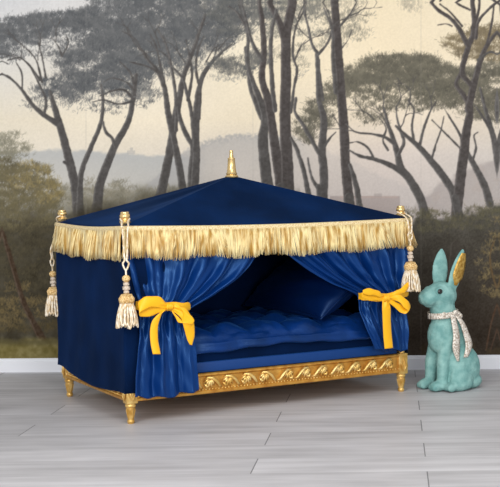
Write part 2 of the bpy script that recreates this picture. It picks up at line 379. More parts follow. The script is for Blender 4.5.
for x, y, a in ((384, 112, 1.9), (396, 110, 1.4), (410, 104, 1.8), (430, 112, 1.2), (374, 120, 2.2), (356, 132, 2.6), (400, 128, 1.1), (388, 128, 2.0)):
    twigs(x, y, a, 14, 1.4, 2, C_TR, rg)
stroke([(490, 204), (484, 184), (474, 165), (466, 150), (462, 140)], [8, 7.4, 6, 4.4, 2.6], C_TR)
stroke([(472, 162), (476, 148), (474, 136), (478, 132)], [2.6, 2.2, 1.6, 1], C_TR)
stroke([(462, 150), (452, 140), (440, 128), (432, 120)], [2.4, 2, 1.6, 1], C_TR); stroke([(466, 155), (460, 135), (450, 118), (444, 108)], [3, 2.4, 1.8, 1], C_TR)
stroke([(503, 186), (498, 165), (494, 140), (488, 118), (484, 104), (480, 88)], [8, 7, 6, 4.6, 3.4, 2], C_TR)
stroke([(496, 150), (490, 130), (482, 116), (474, 104)], [3.4, 2.8, 2.2, 1.2], C_TR); stroke([(503, 140), (496, 112), (498, 86)], [4, 3, 2], C_TR)
# tall dark foreground tree on the right
stroke([(455, 250), (456, 220), (459, 190), (463, 160), (466, 135), (470, 108), (464, 96), (456, 84), (462, 72)], [11, 11, 10.5, 10, 9, 7, 5, 4, 4], C_TR2)
stroke([(468, 110), (474, 84), (482, 56), (492, 38), (502, 28)], [7.4, 6.6, 5.4, 3.6, 2.6], C_TR2)
stroke([(470, 84), (462, 72), (468, 48), (474, 28), (472, -4)], [5, 5.6, 5.6, 5.4, 4.6], C_TR2)
stroke([(467, 44), (460, 30), (450, 18), (438, 10), (427, -3)], [5.4, 4.6, 4, 3.4, 2.6], C_TR2)
stroke([(476, 38), (478, 22), (488, 10), (497, 2), (503, -3)], [3.6, 3, 2.6, 2.4, 2], C_TR2)
stroke([(472, 28), (478, 14), (480, -3)], [3, 2.6, 2.4], C_TR2)
stroke([(462, 26), (450, 12), (440, 4)], [2.4, 1.8, 1.2], C_TR2); stroke([(470, 10), (458, 4), (450, -3)], [2.6, 2, 1.6], C_TR2)
stroke([(478, 60), (490, 52), (500, 56)], [3, 2.4, 1.8], C_TR); stroke([(486, 48), (492, 22), (494, 4)], [2.6, 2.2, 1.6], C_TR2)
stroke([(452, 26), (446, 24), (438, 25)], [2, 1.4, .8], C_TR2)

# feet of the trunks, running down into the dark wood
for x0_, y0_, x1_, w_ in ((160, 196, 157, 11), (184, 194, 186, 8), (190, 196, 189, 7), (194, 194, 193, 10), (268, 188, 270, 13), (281, 188, 283, 11), (288, 194, 289, 14), (308, 190, 312, 6), (323, 196, 322, 10), (318, 186, 322, 5), (349, 198, 351, 11), (360, 206, 364, 7), (427, 222, 430, 10), (455, 198, 462, 9), (78, 206, 80, 12), (97, 206, 94, 11), (80, 188, 79, 7)):
    stroke([(x0_, y0_), ((x0_ + x1_) / 2, y0_ + 16), (x1_, y0_ + 34)], [w_ * .92, w_, w_ * 1.1], C_TR)
# ---- left bushes and dark wood behind the bed
dm = np.where(xx < 62, ss(200, 232, yy + (N_MID - .5) * 26), ss(184, 208, yy - 12 * (1 - ss(62, 90, xx)) + (N_MID - .5) * 18 + np.clip(np.abs(xx - 230) - 60, 0, 60) * -.15)) * (xx < 300)
IMG = IMG * (1 - dm[..., None]) + (np.array((70, 65, 53), np.float32) + ((N_MID - .5) * 34 + (N_FINE - .5) * 26)[..., None]) * dm[..., None]
foliage([(10, 145, 18, 12), (2, 152, 16, 14), (20, 152, 9, 8)], (112, 110, 98), (146, 141, 120), .5, 300, 4.5)
foliage([(10, 188, 30, 24), (34, 178, 20, 14), (48, 194, 14, 14), (22, 212, 34, 22), (2, 170, 18, 12), (52, 212, 12, 12)], (84, 79, 64), (122, 112, 80), .95, 310, 4.5)
foliage([(40, 170, 12, 6), (52, 182, 8, 6), (46, 196, 12, 8), (30, 164, 10, 5), (26, 182, 18, 8), (58, 192, 6, 10)], (104, 94, 66), (170, 152, 104), .42, 312, 3.2)
foliage([(20, 236, 40, 16), (50, 250, 30, 20), (10, 262, 24, 16), (40, 280, 26, 12)], (62, 58, 47), (92, 84, 64), .5, 315, 4.5)
foliage([(10, 305, 20, 9), (36, 302, 16, 6), (4, 322, 10, 10), (44, 314, 10, 5), (18, 288, 14, 5), (14, 318, 16, 6)], (82, 73, 52), (142, 122, 82), .45, 330, 3.5)
foliage([(20, 330, 40, 4), (50, 326, 20, 5)], (70, 62, 44), (108, 94, 62), .4, 335, 3.5)
stroke([(-3, 218), (5, 240), (14, 270), (22, 298), (32, 320), (42, 338)], [3, 4, 5, 5.4, 6, 8], (70, 56, 44), 1, .3, 18)
gm = ss(336, 344, yy + (N_MID - .5) * 8) * (xx < 300)
IMG = IMG * (1 - gm[..., None]) + (np.array((118, 108, 66), np.float32) + ((N_FINE - .5) * 46 + (N_MID - .5) * 36)[..., None]) * gm[..., None]
mix(ss(338, 342, yy) * (1 - ss(342, 348, yy)) * (xx < 100) * .6, (84, 78, 56))

# ---- right dark undergrowth
hy = np.interp(xx, [300, 330, 360, 398, 410, 425, 440, 455, 470, 485, 500], [194, 203, 213, 226, 218, 210, 218, 212, 210, 204, 206]) + (fbm(9, 91, 3) - .5) * 14
rm = ss(0, 7, yy - hy) * (xx >= 300)
tone = np.clip((yy - 215) / 110, 0, 1)[..., None]
IMG = IMG * (1 - rm[..., None]) + (np.array((78, 75, 68), np.float32) * (1 - tone) + np.array((60, 52, 44), np.float32) * tone + ((N_MID - .5) * 22 + (N_TINY - .5) * 12)[..., None]) * rm[..., None]
foliage([(412, 216, 12, 6), (425, 212, 10, 5), (440, 218, 14, 6), (478, 213, 14, 6), (495, 210, 10, 7), (428, 228, 20, 5), (470, 224, 24, 6), (404, 226, 8, 6)], (70, 68, 58), (110, 104, 80), .6, 360, 4)
stroke([(456, 246), (454, 270), (455, 292)], [11, 12, 13], (70, 64, 58), .6, .3, 10)
foliage([(488, 250, 8, 5), (496, 236, 7, 4), (486, 276, 9, 5), (496, 292, 8, 6), (480, 262, 5, 3), (493, 266, 8, 5), (499, 222, 5, 5), (484, 290, 6, 3), (490, 242, 5, 3), (499, 278, 4, 4)], (112, 98, 68), (170, 150, 104), .34, 370, 3.0)
stroke([(503, 300), (494, 280), (490, 256), (496, 236)], [2.4, 1.8, 1.4, .8], (98, 80, 56))
stroke([(486, 350), (492, 320), (500, 296)], [1.6, 1.6, 1.4], (84, 64, 50)); stroke([(490, 352), (497, 330), (503, 318)], [1.3, 1.3, 1], (80, 62, 50))
mix(ss(338, 350, yy) * ss(.5, .65, fbm(8, 95, 3)) * (xx > 395) * .5, (78, 66, 46))
# seams of the wallpaper drops
for sx in (86, 253, 421):
    mix((np.abs(xx - sx) < .45).astype(np.float32) * .16, (150, 146, 140))
IMG += ((N_TINY - .5) * 5)[..., None]
IMG = np.clip(IMG, 3, 250)
PAL = lin(IMG)

# wall: a fine grid on the real wall plane; print registration maps wall metres to mural units
WA = Vector((-1.99293, 6.07743, 0)); WD = Vector((.9992447, -.0388598, 0))
REG = np.array([[195.46066458616755, -5.419994101883518, 0.0023031906853773483], [-3.7257588630026164, -199.68669032427547, 372.00017303645114], [-0.006319259026010589, -0.007383899121112739, 1.0]])
ss_ = np.concatenate([np.arange(-1.8, -.7, .02), np.arange(-.7, -.06, .007), np.arange(-.06, 2.62, .0034), np.arange(2.62, 3.3, .007), np.arange(3.3, 4.4, .02)])
zz_ = np.concatenate([np.arange(0, .03, .03), np.arange(.03, 1.96, .0034), np.arange(1.96, 2.3, .007), np.arange(2.3, 2.75, .02)])
SS, ZZ = np.meshgrid(ss_, zz_)
q = REG @ np.stack([SS.ravel(), ZZ.ravel(), np.ones(SS.size)]); mu, mv = q[0] / q[2], q[1] / q[2]
mu = 2 + np.abs(mu - 2); mu = np.where(mu > 497, 994 - mu, mu); mu = np.clip(np.abs(mu), 2, 497); mv = np.clip(2.5 + np.abs(mv - 2.5), 2.5, 371)
fx = np.clip(mu * K - .5, 0, W_ - 1.01); fy = np.clip(mv * K - .5, 0, H_ - 1.01); ix = fx.astype(int); iy = fy.astype(int)
tx = (fx - ix)[:, None]; ty = (fy - iy)[:, None]
colr = (PAL[iy, ix] * (1 - tx) + PAL[iy, ix + 1] * tx) * (1 - ty) + (PAL[iy + 1, ix] * (1 - tx) + PAL[iy + 1, ix + 1] * tx) * ty
nv_, nu_ = SS.shape
co = np.stack([WA.x + WD.x * SS.ravel(), WA.y + WD.y * SS.ravel(), ZZ.ravel()], 1).astype(np.float32)
idx = np.arange(nv_ * nu_).reshape(nv_, nu_)
quads = np.stack([idx[:-1, :-1], idx[:-1, 1:], idx[1:, 1:], idx[1:, :-1]], -1).reshape(-1, 4).astype(np.int32)
me = bpy.data.meshes.new('wall_back'); me.vertices.add(len(co)); me.vertices.foreach_set('co', co.ravel())
me.loops.add(quads.size); me.loops.foreach_set('vertex_index', quads.ravel())
me.polygons.add(len(quads)); me.polygons.foreach_set('loop_start', np.arange(0, quads.size, 4, dtype=np.int32))
me.update(calc_edges=True)
at = me.attributes.new('print', 'FLOAT_COLOR', 'POINT')
at.data.foreach_set('color', np.concatenate([colr, np.ones((len(colr), 1))], 1).astype(np.float32).ravel())
wm = mat('mural_wallpaper', (.5, .5, .5, 1), .85, spec=.08)
an = wm.node_tree.nodes.new('ShaderNodeAttribute'); an.attribute_name = 'print'
wm.node_tree.links.new(an.outputs['Color'], wm.node_tree.nodes['Principled BSDF'].inputs['Base Color'])
me.materials.append(wm)
wall = bpy.data.objects.new('wall_back', me); COL.objects.link(wall)
tag(wall, 'back wall papered with a misty landscape of tall umbrella pines', kind='structure')

# ------------------------------------------------------------------ baseboard and floor
WANG = math.atan2(WD.y, WD.x)
m_white = mat('white_paint', L4(232, 234, 240), .45)
mb = MB()
prof = [(0, 0), (-.016, 0), (-.016, .054), (-.012, .058), (-.012, .062), (-.007, .068), (0, .069)]
P = [[(s, y, z) for (y, z) in prof] for s in (-1.8, 4.4)]
mb.grid(P); mb.add([P[0][k] for k in range(7)], [tuple(range(7))]); mb.add([P[1][k] for k in range(7)], [tuple(reversed(range(7)))])
base = mb.build('baseboard_back', m_white, smooth=False)
base.location = WA; base.rotation_euler = (0, 0, WANG)
tag(base, 'white skirting board along the foot of the papered wall', kind='structure')

fm = mat('grey_laminate', (.5, .5, .5, 1), .5, spec=.35)
nt = fm.node_tree; N = nt.nodes; LK = nt.links
tc = N.new('ShaderNodeTexCoord'); mp = N.new('ShaderNodeMapping'); mp.inputs['Rotation'].default_value = (0, 0, 0)
LK.new(tc.outputs['Object'], mp.inputs['Vector'])
def mth(op, a, b=None):
    n = N.new('ShaderNodeMath'); n.operation = op
    for i, v in enumerate((a, b)):
        if v is None: continue
        if isinstance(v, (int, float)): n.inputs[i].default_value = v
        else: LK.new(v, n.inputs[i])
    return n.outputs[0]
sx = N.new('ShaderNodeSeparateXYZ'); LK.new(mp.outputs['Vector'], sx.inputs[0])
ROW, PL = .2144, 1.4985
ry = mth('DIVIDE', mth('SUBTRACT', sx.outputs['Y'], 4.456), ROW); rowi = mth('FLOOR', ry); rf = mth('FRACT', ry)
odd = mth('MODULO', mth('ADD', rowi, 100), 2.0)
px = mth('DIVIDE', mth('SUBTRACT', mth('SUBTRACT', sx.outputs['X'], .0985), mth('MULTIPLY', odd, -.5615)), PL)
pxi = mth('FLOOR', px); pf = mth('FRACT', px)
jx = mth('LESS_THAN', mth('MINIMUM', pf, mth('SUBTRACT', 1.0, pf)), .0013)
jy = mth('LESS_THAN', mth('MINIMUM', rf, mth('SUBTRACT', 1.0, rf)), .006)
wn = N.new('ShaderNodeTexWhiteNoise'); wn.noise_dimensions = '2D'; cb = N.new('ShaderNodeCombineXYZ')
LK.new(rowi, cb.inputs[0]); LK.new(pxi, cb.inputs[1]); LK.new(cb.outputs[0], wn.inputs['Vector'])
# streaks along the plank, shifted per plank
cv = N.new('ShaderNodeCombineXYZ'); LK.new(mth('MULTIPLY', sx.outputs['X'], 1.6), cv.inputs[0]); LK.new(mth('MULTIPLY', sx.outputs['Y'], 20.0), cv.inputs[1]); LK.new(mth('MULTIPLY', wn.outputs['Value'], 40.0), cv.inputs[2])
n1 = N.new('ShaderNodeTexNoise'); n1.inputs['Scale'].default_value = 1; n1.inputs['Detail'].default_value = 6; n1.inputs['Roughness'].default_value = .6; LK.new(cv.outputs[0], n1.inputs['Vector'])
cv2 = N.new('ShaderNodeCombineXYZ'); LK.new(mth('MULTIPLY', sx.outputs['X'], 2.2), cv2.inputs[0]); LK.new(mth('MULTIPLY', sx.outputs['Y'], 6.0), cv2.inputs[1]); LK.new(mth('MULTIPLY', wn.outputs['Value'], 17.0), cv2.inputs[2])
n2 = N.new('ShaderNodeTexNoise'); n2.inputs['Scale'].default_value = 1; n2.inputs['Detail'].default_value = 3; LK.new(cv2.outputs[0], n2.inputs['Vector'])
v = mth('ADD', mth('MULTIPLY', n1.outputs['Fac'], .55), mth('MULTIPLY', n2.outputs['Fac'], .45))
v = mth('ADD', v, mth('MULTIPLY', mth('SUBTRACT', wn.outputs['Value'], .5), .10))
cr_ = N.new('ShaderNodeValToRGB'); e = cr_.color_ramp.elements
e[0].position = .28; e[0].color = L4(160, 158, 160); e[1].position = .72; e[1].color = L4(214, 212, 215)
LK.new(v, cr_.inputs['Fac'])
mx = N.new('ShaderNodeMix'); mx.data_type = 'RGBA'; LK.new(mth('MULTIPLY', jx, .75), mx.inputs['Factor']); LK.new(cr_.outputs['Color'], mx.inputs[6]); mx.inputs[7].default_value = L4(80, 80, 84)
mx2 = N.new('ShaderNodeMix'); mx2.data_type = 'RGBA'; LK.new(mth('MULTIPLY', jy, .28), mx2.inputs['Factor']); LK.new(mx.outputs[2], mx2.inputs[6]); mx2.inputs[7].default_value = L4(110, 110, 114)
LK.new(mx2.outputs[2], N['Principled BSDF'].inputs['Base Color'])
mb = MB(); mb.box(-4.2, 3.4, -.5, 6.3, -.05, 0)
floor = mb.build('floor', fm, smooth=False)
tag(floor, 'pale grey wood laminate floor laid in wide planks', kind='structure')

# ------------------------------------------------------------------ materials of the bed
NAVY = L4(3, 18, 50)
m_velvet = vary(mat('navy_velvet', NAVY, .9, sheen=.22, sheen_tint=L4(50, 95, 160), spec=.06), L4(3, 20, 49), L4(6, 31, 70), (5, 5, 5), 5, .35, .7, .25, 140)
m_roof = vary(mat('roof_velvet', NAVY, .9, sheen=.22, sheen_tint=L4(45, 95, 160), spec=.06), L4(2, 22, 52), L4(6, 37, 80), (3, 3, 3), 4, .4, .68, .2, 140)
m_satin = mat('royal_blue_satin', L4(3, 41, 99), .34, spec=.75, sheen=.10, sheen_tint=L4(60, 130, 220))
m_satin.node_tree.nodes['Principled BSDF'].inputs['Specular Tint'].default_value = (.22, .50, 1, 1)
m_quilt = vary(mat('quilted_velvet', L4(4, 36, 92), .38, sheen=.25, sheen_tint=L4(60, 120, 200), spec=.7), L4(3, 32, 80), L4(6, 46, 110), (9, 9, 9), 4, .35, .7, .3, 90)
m_pillow = mat('pillow_satin', L4(3, 24, 66), .34, spec=.5, sheen=.1, sheen_tint=L4(60, 110, 190))
for m_ in (m_quilt, m_pillow): m_.node_tree.nodes['Principled BSDF'].inputs['Specular Tint'].default_value = (.3, .55, 1, 1)
m_band = mat('mattress_border', L4(8, 56, 118), .55, sheen=.2, sheen_tint=L4(60, 120, 210), spec=.3)
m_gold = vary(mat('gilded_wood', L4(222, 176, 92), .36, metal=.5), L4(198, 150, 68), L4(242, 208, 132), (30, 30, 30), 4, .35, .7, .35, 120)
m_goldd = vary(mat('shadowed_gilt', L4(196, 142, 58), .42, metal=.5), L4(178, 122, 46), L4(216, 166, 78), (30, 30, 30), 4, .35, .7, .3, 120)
m_brass = mat('polished_gilt', L4(232, 200, 138), .26, metal=.75)
m_carve = vary(mat('carved_gilt', L4(238, 202, 122), .28, metal=.55), L4(222, 178, 92), L4(250, 222, 152), (30, 30, 30), 4, .35, .7, .2, 120)  # lighter than the rail: the carving's bright highlights put into its colour
m_braid = vary(mat('cream_braid', L4(226, 204, 156), .8), L4(206, 178, 122), L4(238, 220, 178), (200, 200, 200), 2, .4, .6)
m_fringe = vary(mat('gold_cream_yarn', L4(226, 204, 150), .6, sheen=.15, spec=.4), L4(190, 146, 66), L4(250, 232, 176), (65, 65, 7), 4, .37, .58)
m_cord = vary(mat('ivory_cord', L4(232, 216, 190), .6, spec=.4), L4(206, 178, 134), L4(246, 236, 218), (160, 160, 60), 2, .4, .6)
m_crystal = mat('clear_bead', L4(206, 190, 172), .1, spec=.8, coat=.5)
m_head = vary(mat('gold_knit', L4(214, 178, 118), .6), L4(186, 144, 80), L4(236, 206, 150), (180, 180, 180), 2, .4, .6)
m_yellow = mat('yellow_satin', L4(250, 184, 14), .45, spec=.45, sheen=.1)

# ------------------------------------------------------------------ canopy bed
TH = .5646
BO = Vector((-.7843 * .9, 5.921 * .9, 0))
bed = empty('canopy_bed', BO, TH)
tag(bed, 'small navy velvet canopy bed with carved gold frame and cream fringe', 'canopy bed')
HX, HY = .6275, .3888
def child(mb, name, m, label=None, parent=None, **kw):
    o = mb.build(name, m, parent or bed, **kw)
    if label: o['label'] = label
    return o
# legs
for ix_, iy_ in ((-1, -1), (1, -1), (-1, 1), (1, 1)):
    mb = MB(); c = (ix_ * HX * .995, iy_ * HY * .985, 0)
    mb.lathe([(.0105, 0), (.0125, .002), (.0145, .008), (.014, .014), (.0115, .017), (.0125, .024), (.0175, .056), (.0185, .060), (.0165, .063), (.0205, .067), (.0215, .072), (.0195, .077), (.017, .082)], c, 20)
    for k in range(8):
        a = k * PI / 4 + .2; mb.tube([(c[0] + .0112 * math.cos(a), c[1] + .0112 * math.sin(a), .022), (c[0] + .0172 * math.cos(a), c[1] + .0172 * math.sin(a), .056)], [.002, .003], 5)
    child(mb, 'leg', m_gold, sharp=40)
    mb = MB(); mb.box(c[0] - .023, c[0] + .023, c[1] - .023, c[1] + .023, .08, .172, .003)
    for fx_, fy_ in ((ix_, 0), (0, iy_)):      # acanthus leaf on each outer face
        for k in range(-2, 3):
            a = k * .42; u = .017 * math.sin(a); h = .03 * math.cos(a)
            p0 = (c[0] + fx_ * .025, c[1] + fy_ * .025, .092)
            mb.tube([p0, (p0[0] + abs(fy_) * u * .7 + fx_ * .003, p0[1] + abs(fx_) * u * .7 + fy_ * .003, .092 + h), (p0[0] + abs(fy_) * u * 1.1, p0[1] + abs(fx_) * u * 1.1, .092 + h * 1.9)], [.002, .0042, .0016], 6)
    child(mb, 'corner_block', m_gold, sharp=40)
    mb = MB(); mb.lathe([(.013, .17), (.014, .18), (.0105, .19), (.0105, .76), (.013, .765)], (ix_ * .628, iy_ * .385, 0), 12)
    child(mb, 'post', m_gold, sharp=40)

def rail(a, b, nrm, name):
    """gilt rail between two corner blocks; a, b ends (x, y), nrm outward"""
    a = Vector((*a, 0)); b = Vector((*b, 0)); d = (b - a).normalized(); n = Vector((*nrm, 0)); L = (b - a).length
    prof = [(-.022, .088), (.016, .088), (.019, .091), (.019, .098), (.015, .102), (.010, .106), (.009, .156), (.013, .158), (.016, .162), (.015, .167), (.010, .170), (-.022, .170)]
    mb = MB(); P = [[a + d * t + n * o + Vector((0, 0, z)) for o, z in prof] for t in (0, L)]
    mb.grid(P); k = len(prof); mb.add(P[0], [tuple(range(k))]); mb.add(P[1], [tuple(reversed(range(k)))])
    mb.add([P[0][0], P[1][0], P[1][-1], P[0][-1]], [(0, 1, 2, 3)])
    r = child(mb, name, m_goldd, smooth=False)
    ob = MB(); pit = .082; cnt = int(L / pit); off = (L - cnt * pit) / 2
    for i in range(cnt):
        t0 = off + i * pit; mir = -1 if t0 + pit / 2 < L * .5 else 1
        def P3(u, z, o): return a + d * (t0 + pit / 2 + mir * u) + n * o + Vector((0, 0, z))
        for j in range(6):                                   # fanned leaf lobes
            ang = math.radians(-150 + j * 24); ln = .030 + .006 * math.sin(j / 5 * PI)
            u0, z0 = .012, .150
            ob.tube([P3(u0, z0, .012), P3(u0 + math.cos(ang) * ln * .5, z0 + math.sin(ang) * ln * .55, .020), P3(u0 + math.cos(ang) * ln, z0 + math.sin(ang) * ln * 1.15, .011)], [.0026, .0062, .0022], 6)
        ob.tube([P3(-.040, .112, .010), P3(-.028, .117, .020), P3(-.014, .136, .024), P3(.004, .151, .023), P3(.022, .153, .018), P3(.034, .142, .011)], [.003, .0056, .0068, .0064, .005, .0025], 6)
        ob.tube([P3(.016, .116, .010), P3(.028, .117, .019), P3(.038, .130, .011)], [.003, .0058, .0025], 6)
        ob.ball(P3(.010, .151, .013), (.006, .006, .006), None, 8, 6)
    nb = int(L / .014)
    for i in range(nb): ob.ball(a + d * (i + .5) * L / nb + n * .0155 + Vector((0, 0, .1055)), .0032, None, 6, 4)
    ob.build('carved_ornament', m_carve, r)
e_ = .023
rail((-HX + e_, -HY), (HX - e_, -HY), (0, -1), 'front_rail')
rail((-HX, HY - e_), (-HX, -HY + e_), (-1, 0), 'side_rail')
rail((HX, -HY + e_), (HX, HY - e_), (1, 0), 'side_rail')
rail((HX - e_, HY), (-HX + e_, HY), (0, 1), 'back_rail')
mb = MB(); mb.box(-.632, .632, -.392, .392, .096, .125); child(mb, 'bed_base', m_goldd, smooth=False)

# roof: four velvet slopes from the braid line to the peak
ZR = .766; APX = Vector((.0, .0, .962)); EX, EY = .652, .422
corn = [Vector((-EX, -EY, ZR)), Vector((EX, -EY, ZR)), Vector((EX, EY, ZR)), Vector((-EX, EY, ZR))]
mb = MB()
for k in range(4):
    A, B = corn[k], corn[(k + 1) % 4]; rows = []
    for i in range(25):
        s = i / 24; row = []
        for j in range(33):
            t = j / 32; p = (A.lerp(B, t)).lerp(APX, s)
            w = math.sin(PI * s) * math.sin(PI * t)
            z = -.012 * w + .003 * w * math.sin(9 * t + 5 * s + k) + .0025 * math.sin(14 * t - 3 * s + 2 * k) * w
            z += -.010 * math.sin(PI * t) * (1 - s) ** 3                    # the edge sags a little between the posts
            row.append(p + Vector((0, 0, z)))
        rows.append(row)
    mb.grid(rows)
bmr = bmesh.new(); tmp = bpy.data.meshes.new('t'); tmp.from_pydata(mb.v, [], mb.f); bmr.from_mesh(tmp); bpy.data.meshes.remove(tmp)
bmesh.ops.remove_doubles(bmr, verts=bmr.verts, dist=.0008); mb = MB(); mb.bm(bmr)
child(mb, 'roof', m_roof, 'dark navy velvet pyramid roof', thick=.004, off=1, sharp=14)
# peak finial, corner finials
mb = MB(); mb.lathe([(.028, 0), (.029, .004), (.027, .008), (.022, .010), (.024, .014), (.0245, .017), (.021, .021), (.0185, .040), (.0155, .078), (.0165, .080), (.0165, .084), (.0105, .086), (.0095, .090), (.0075, .108), (.0085, .112), (.0080, .117), (.004, .119)], (0, 0, .958), 24)
child(mb, 'roof_finial', m_brass, 'tapered gold finial on the roof peak', sharp=40)
FIN = [(-.632, -.389), (.630, -.389), (-.630, .41), (.625, .41)]
for x, y in FIN:
    mb = MB(); mb.lathe([(.012, .757), (.017, .776), (.021, .781), (.0215, .786), (.017, .790), (.014, .793), (.014, .797), (.019, .801), (.0205, .806), (.019, .812), (.0165, .815), (.017, .818), (.0165, .822), (.012, .824)], (x, y, 0), 20)
    child(mb, 'corner_finial', m_brass, sharp=40)

# fringe: braid plus hanging yarn
def edge_pt(k, t):
    A, B = corn[k], corn[(k + 1) % 4]; p = A.lerp(B, t); return p + Vector((0, 0, -.010 * math.sin(PI * t)))
outs = [Vector((0, -1, 0)), Vector((1, 0, 0)), Vector((0, 1, 0)), Vector((-1, 0, 0))]
mb = MB(); fr = MB(); r2 = random.Random(21)
for k in range(4):
    n = outs[k]; rows = []
    for j in range(41):
        t = j / 40; p = edge_pt(k, t); d = 1 if 0 < j < 40 else 1
        e2 = Vector((0, 0, 0))
        if j == 0: e2 = outs[(k - 1) % 4]
        if j == 40: e2 = outs[(k + 1) % 4]
        o = n + e2
        rows.append([p + o * .001 + Vector((0, 0, .004)), p + o * .006 + Vector((0, 0, .001)), p + o * .008 + Vector((0, 0, -.007)), p + o * .006 + Vector((0, 0, -.015)), p + o * .001 + Vector((0, 0, -.017))])
    mb.grid(rows)
    L = (corn[(k + 1) % 4] - corn[k]).length; dirv = (corn[(k + 1) % 4] - corn[k]).normalized()
    cnt = int(L / (.0026 if k in (0, 3) else .005))
    ph = [r2.uniform(0, 6.28) for _ in range(6)]
    for layer in range(3):
        for j in range(cnt):
            t = (j + r2.uniform(0, 1)) / cnt; p = edge_pt(k, t) + n * (.003 + .002 * layer)
            x = t * L
            sway = .010 * math.sin(x * 17 + ph[0]) + .008 * math.sin(x * 41 + ph[1]) + .006 * math.sin(x * 90 + ph[2])
            sway += (t - .5) * .030 - (.034 * math.exp(-x / .035) if k == 3 else 0) + (.012 * math.exp(-(L - x) / .03) if k == 0 else 0)
            ln = .112 + .006 * math.sin(x * 23 + ph[3]) + r2.uniform(-.014, .006)
            flare = .016 + .010 * math.sin(x * 33 + ph[4]) + r2.uniform(-.005, .006) - .003 * layer
            if abs(x * 1.0 % .19 - .02) < .006 and layer < 2: ln *= r2.uniform(.5, 1)
            pts = []
            for i in range(5):
                u = i / 4
                pts.append(p + n * (flare * (u ** .7)) + dirv * (sway * u ** 1.3 + r2.uniform(-.0012, .0012) * (i > 0)) + Vector((0, 0, -.010 - ln * u)))
            fr.tube(pts, [.0016, .0019, .0018, .0017, .0010], 3)
fo = child(fr, 'fringe', m_fringe, 'gold and cream yarn fringe', smooth=True); fo['kind'] = 'stuff'
br = child(mb, 'braid', m_braid, 'cream braid along the roof edge', thick=.002)

# velvet side panels
def wavy_panel(name, fn, n, m, label=None, zt=.752, rows=30):
    mb = MB(); P = []
    for i in range(rows + 1):
        v = i / rows; P.append([fn(j / n, v) for j in range(n + 1)])
    mb.grid(P); return child(mb, name, m, label, thick=.003)
def left_panel(u, v):
    S0 = u * 1.055 - .035; S = max(S0, S0 * (1.25 - v)) if S0 < 0 else S0                                  # metres from the back corner to round the front corner
    zb = .140 - .022 * sm(.0, .25, S) + .008 * math.sin(S * 9) - .004 * sm(.7, 1, S)
    z = .752 + (zb - .752) * v
    w = .005 * math.sin(S * 7 + 2.5 * v) * (.3 + v) + .0016 * math.sin(S * 38 + v * 5) * v + .002 * math.sin(v * 9 + S * 6)
    bul = .018 * v
    if S < .84: return Vector((-.645 - bul + w, .42 - S, z))
    a = (S - .84) / .18; return Vector((-.645 - bul * (1 - a) + a * .17, -.415 + .02 * a - .010 * v * math.sin(min(1, a * 1.2) * PI) - .004 * v + w * .4, z))
wavy_panel('side_panel', left_panel, 120, m_velvet, 'flat dark navy velvet side panel')
def right_panel(u, v):
    S = u * .82; z = .752 + (.17 - .752) * v
    return Vector((.640 + .01 * v + .007 * math.sin(S * 26) * (.3 + v), -.40 + S, z))
wavy_panel('side_panel', right_panel, 80, m_velvet)
def back_panel(u, v):
    S = -.64 + u * 1.28; z = .752 + (.15 - .752) * v
    return Vector((S, .415 + .006 * math.sin(S * 20) * (.3 + v), z))
wavy_panel('back_panel', back_panel, 80, m_velvet)

# front curtains
def curtain(xl, xr, zb, folds, seed, zg, label):
    r = random.Random(seed); ph = [r.uniform(0, 6.28) for _ in range(6)]
    nu, nvv = 230, 110; mb = MB(); P = []
    for i in range(nvv + 1):
        v = i / nvv; row = []
        for j in range(nu + 1):
            s = j / nu; z0 = zb(s); z = .752 + (z0 - .752) * v
            a = interp(z, xl); b = interp(z, xr); x = a + (b - a) * s
            cin = math.exp(-((z - zg) / .07) ** 2)
            amp = .006 + .013 * sm(.70, .56, z) + .012 * sm(zg - .03, zg - .22, z) - .010 * cin
            nf = folds
            q1 = math.sin(2 * PI * nf * (s + .03 * math.sin(6.1 * s + ph[0])) + ph[1] + .6 * math.sin(z * 6 + ph[2]))
            q2 = math.sin(2 * PI * nf * .57 * s + ph[3] + 1.0 * math.sin(z * 5 + 3 * s))
            q3 = math.sin(2 * PI * nf * 2.2 * s + ph[4] + 1.6 * math.sin(z * 9 + 6 * s))
            f = .75 * q1 + .35 * q2 + .26 * q3
            lo = sm(zg - .02, zg - .16, z)
            g1 = math.sin(2 * PI * 2.1 * s + ph[3] + 1.2 * z) ; g2 = math.sin(2 * PI * 4.7 * s + ph[4] + 4 * z)
            f = f * (1 - .82 * lo) + (.75 * g1 + .30 * g2) * lo
            amp *= 1 - .45 * lo
            y = -.408 - .006 * sm(.70, .5, z) - .032 * lo - .022 * cin * math.sin(PI * s) - amp * f
            wr = .0035 * math.sin(z * 90 + 14 * s + ph[5]) * math.exp(-((z - zg) / .11) ** 2) + .002 * math.sin(z * 55 + 31 * s)
            row.append(Vector((x + .003 * q2 * (1 - cin), y - wr, z)))
        P.append(row)
    mb.grid(P); return child(mb, 'front_curtain', m_satin, label, thick=.0025)
lxr = [(.10, -.368), (.118, -.370), (.17, -.374), (.29, -.381), (.371, -.392), (.426, -.385), (.455, -.335), (.49, -.263), (.561, -.148), (.656, -.074), (.76, -.02)]
lxl = [(.10, -.640), (.251, -.628), (.367, -.607), (.455, -.595), (.561, -.625), (.677, -.640), (.76, -.645)]
curtain(lxl, lxr, lambda s: .116 - .016 * math.sin(PI * s) + .005 * math.sin(s * 19), 5.5, 4, .455, 'royal blue satin curtain gathered at the left front post')
rxl = [(.19, .466), (.21, .455), (.291, .416), (.38, .390), (.44, .388), (.465, .345), (.503, .256), (.572, .138), (.652, .036), (.76, -.06)]
rxr = [(.18, .622), (.274, .626), (.341, .624), (.417, .622), (.518, .642), (.628, .655), (.76, .652)]
curtain(rxl, rxr, lambda s: .204 - .018 * s + .006 * math.sin(s * 14), 6, 9, .435, 'royal blue satin curtain gathered at the right front post')

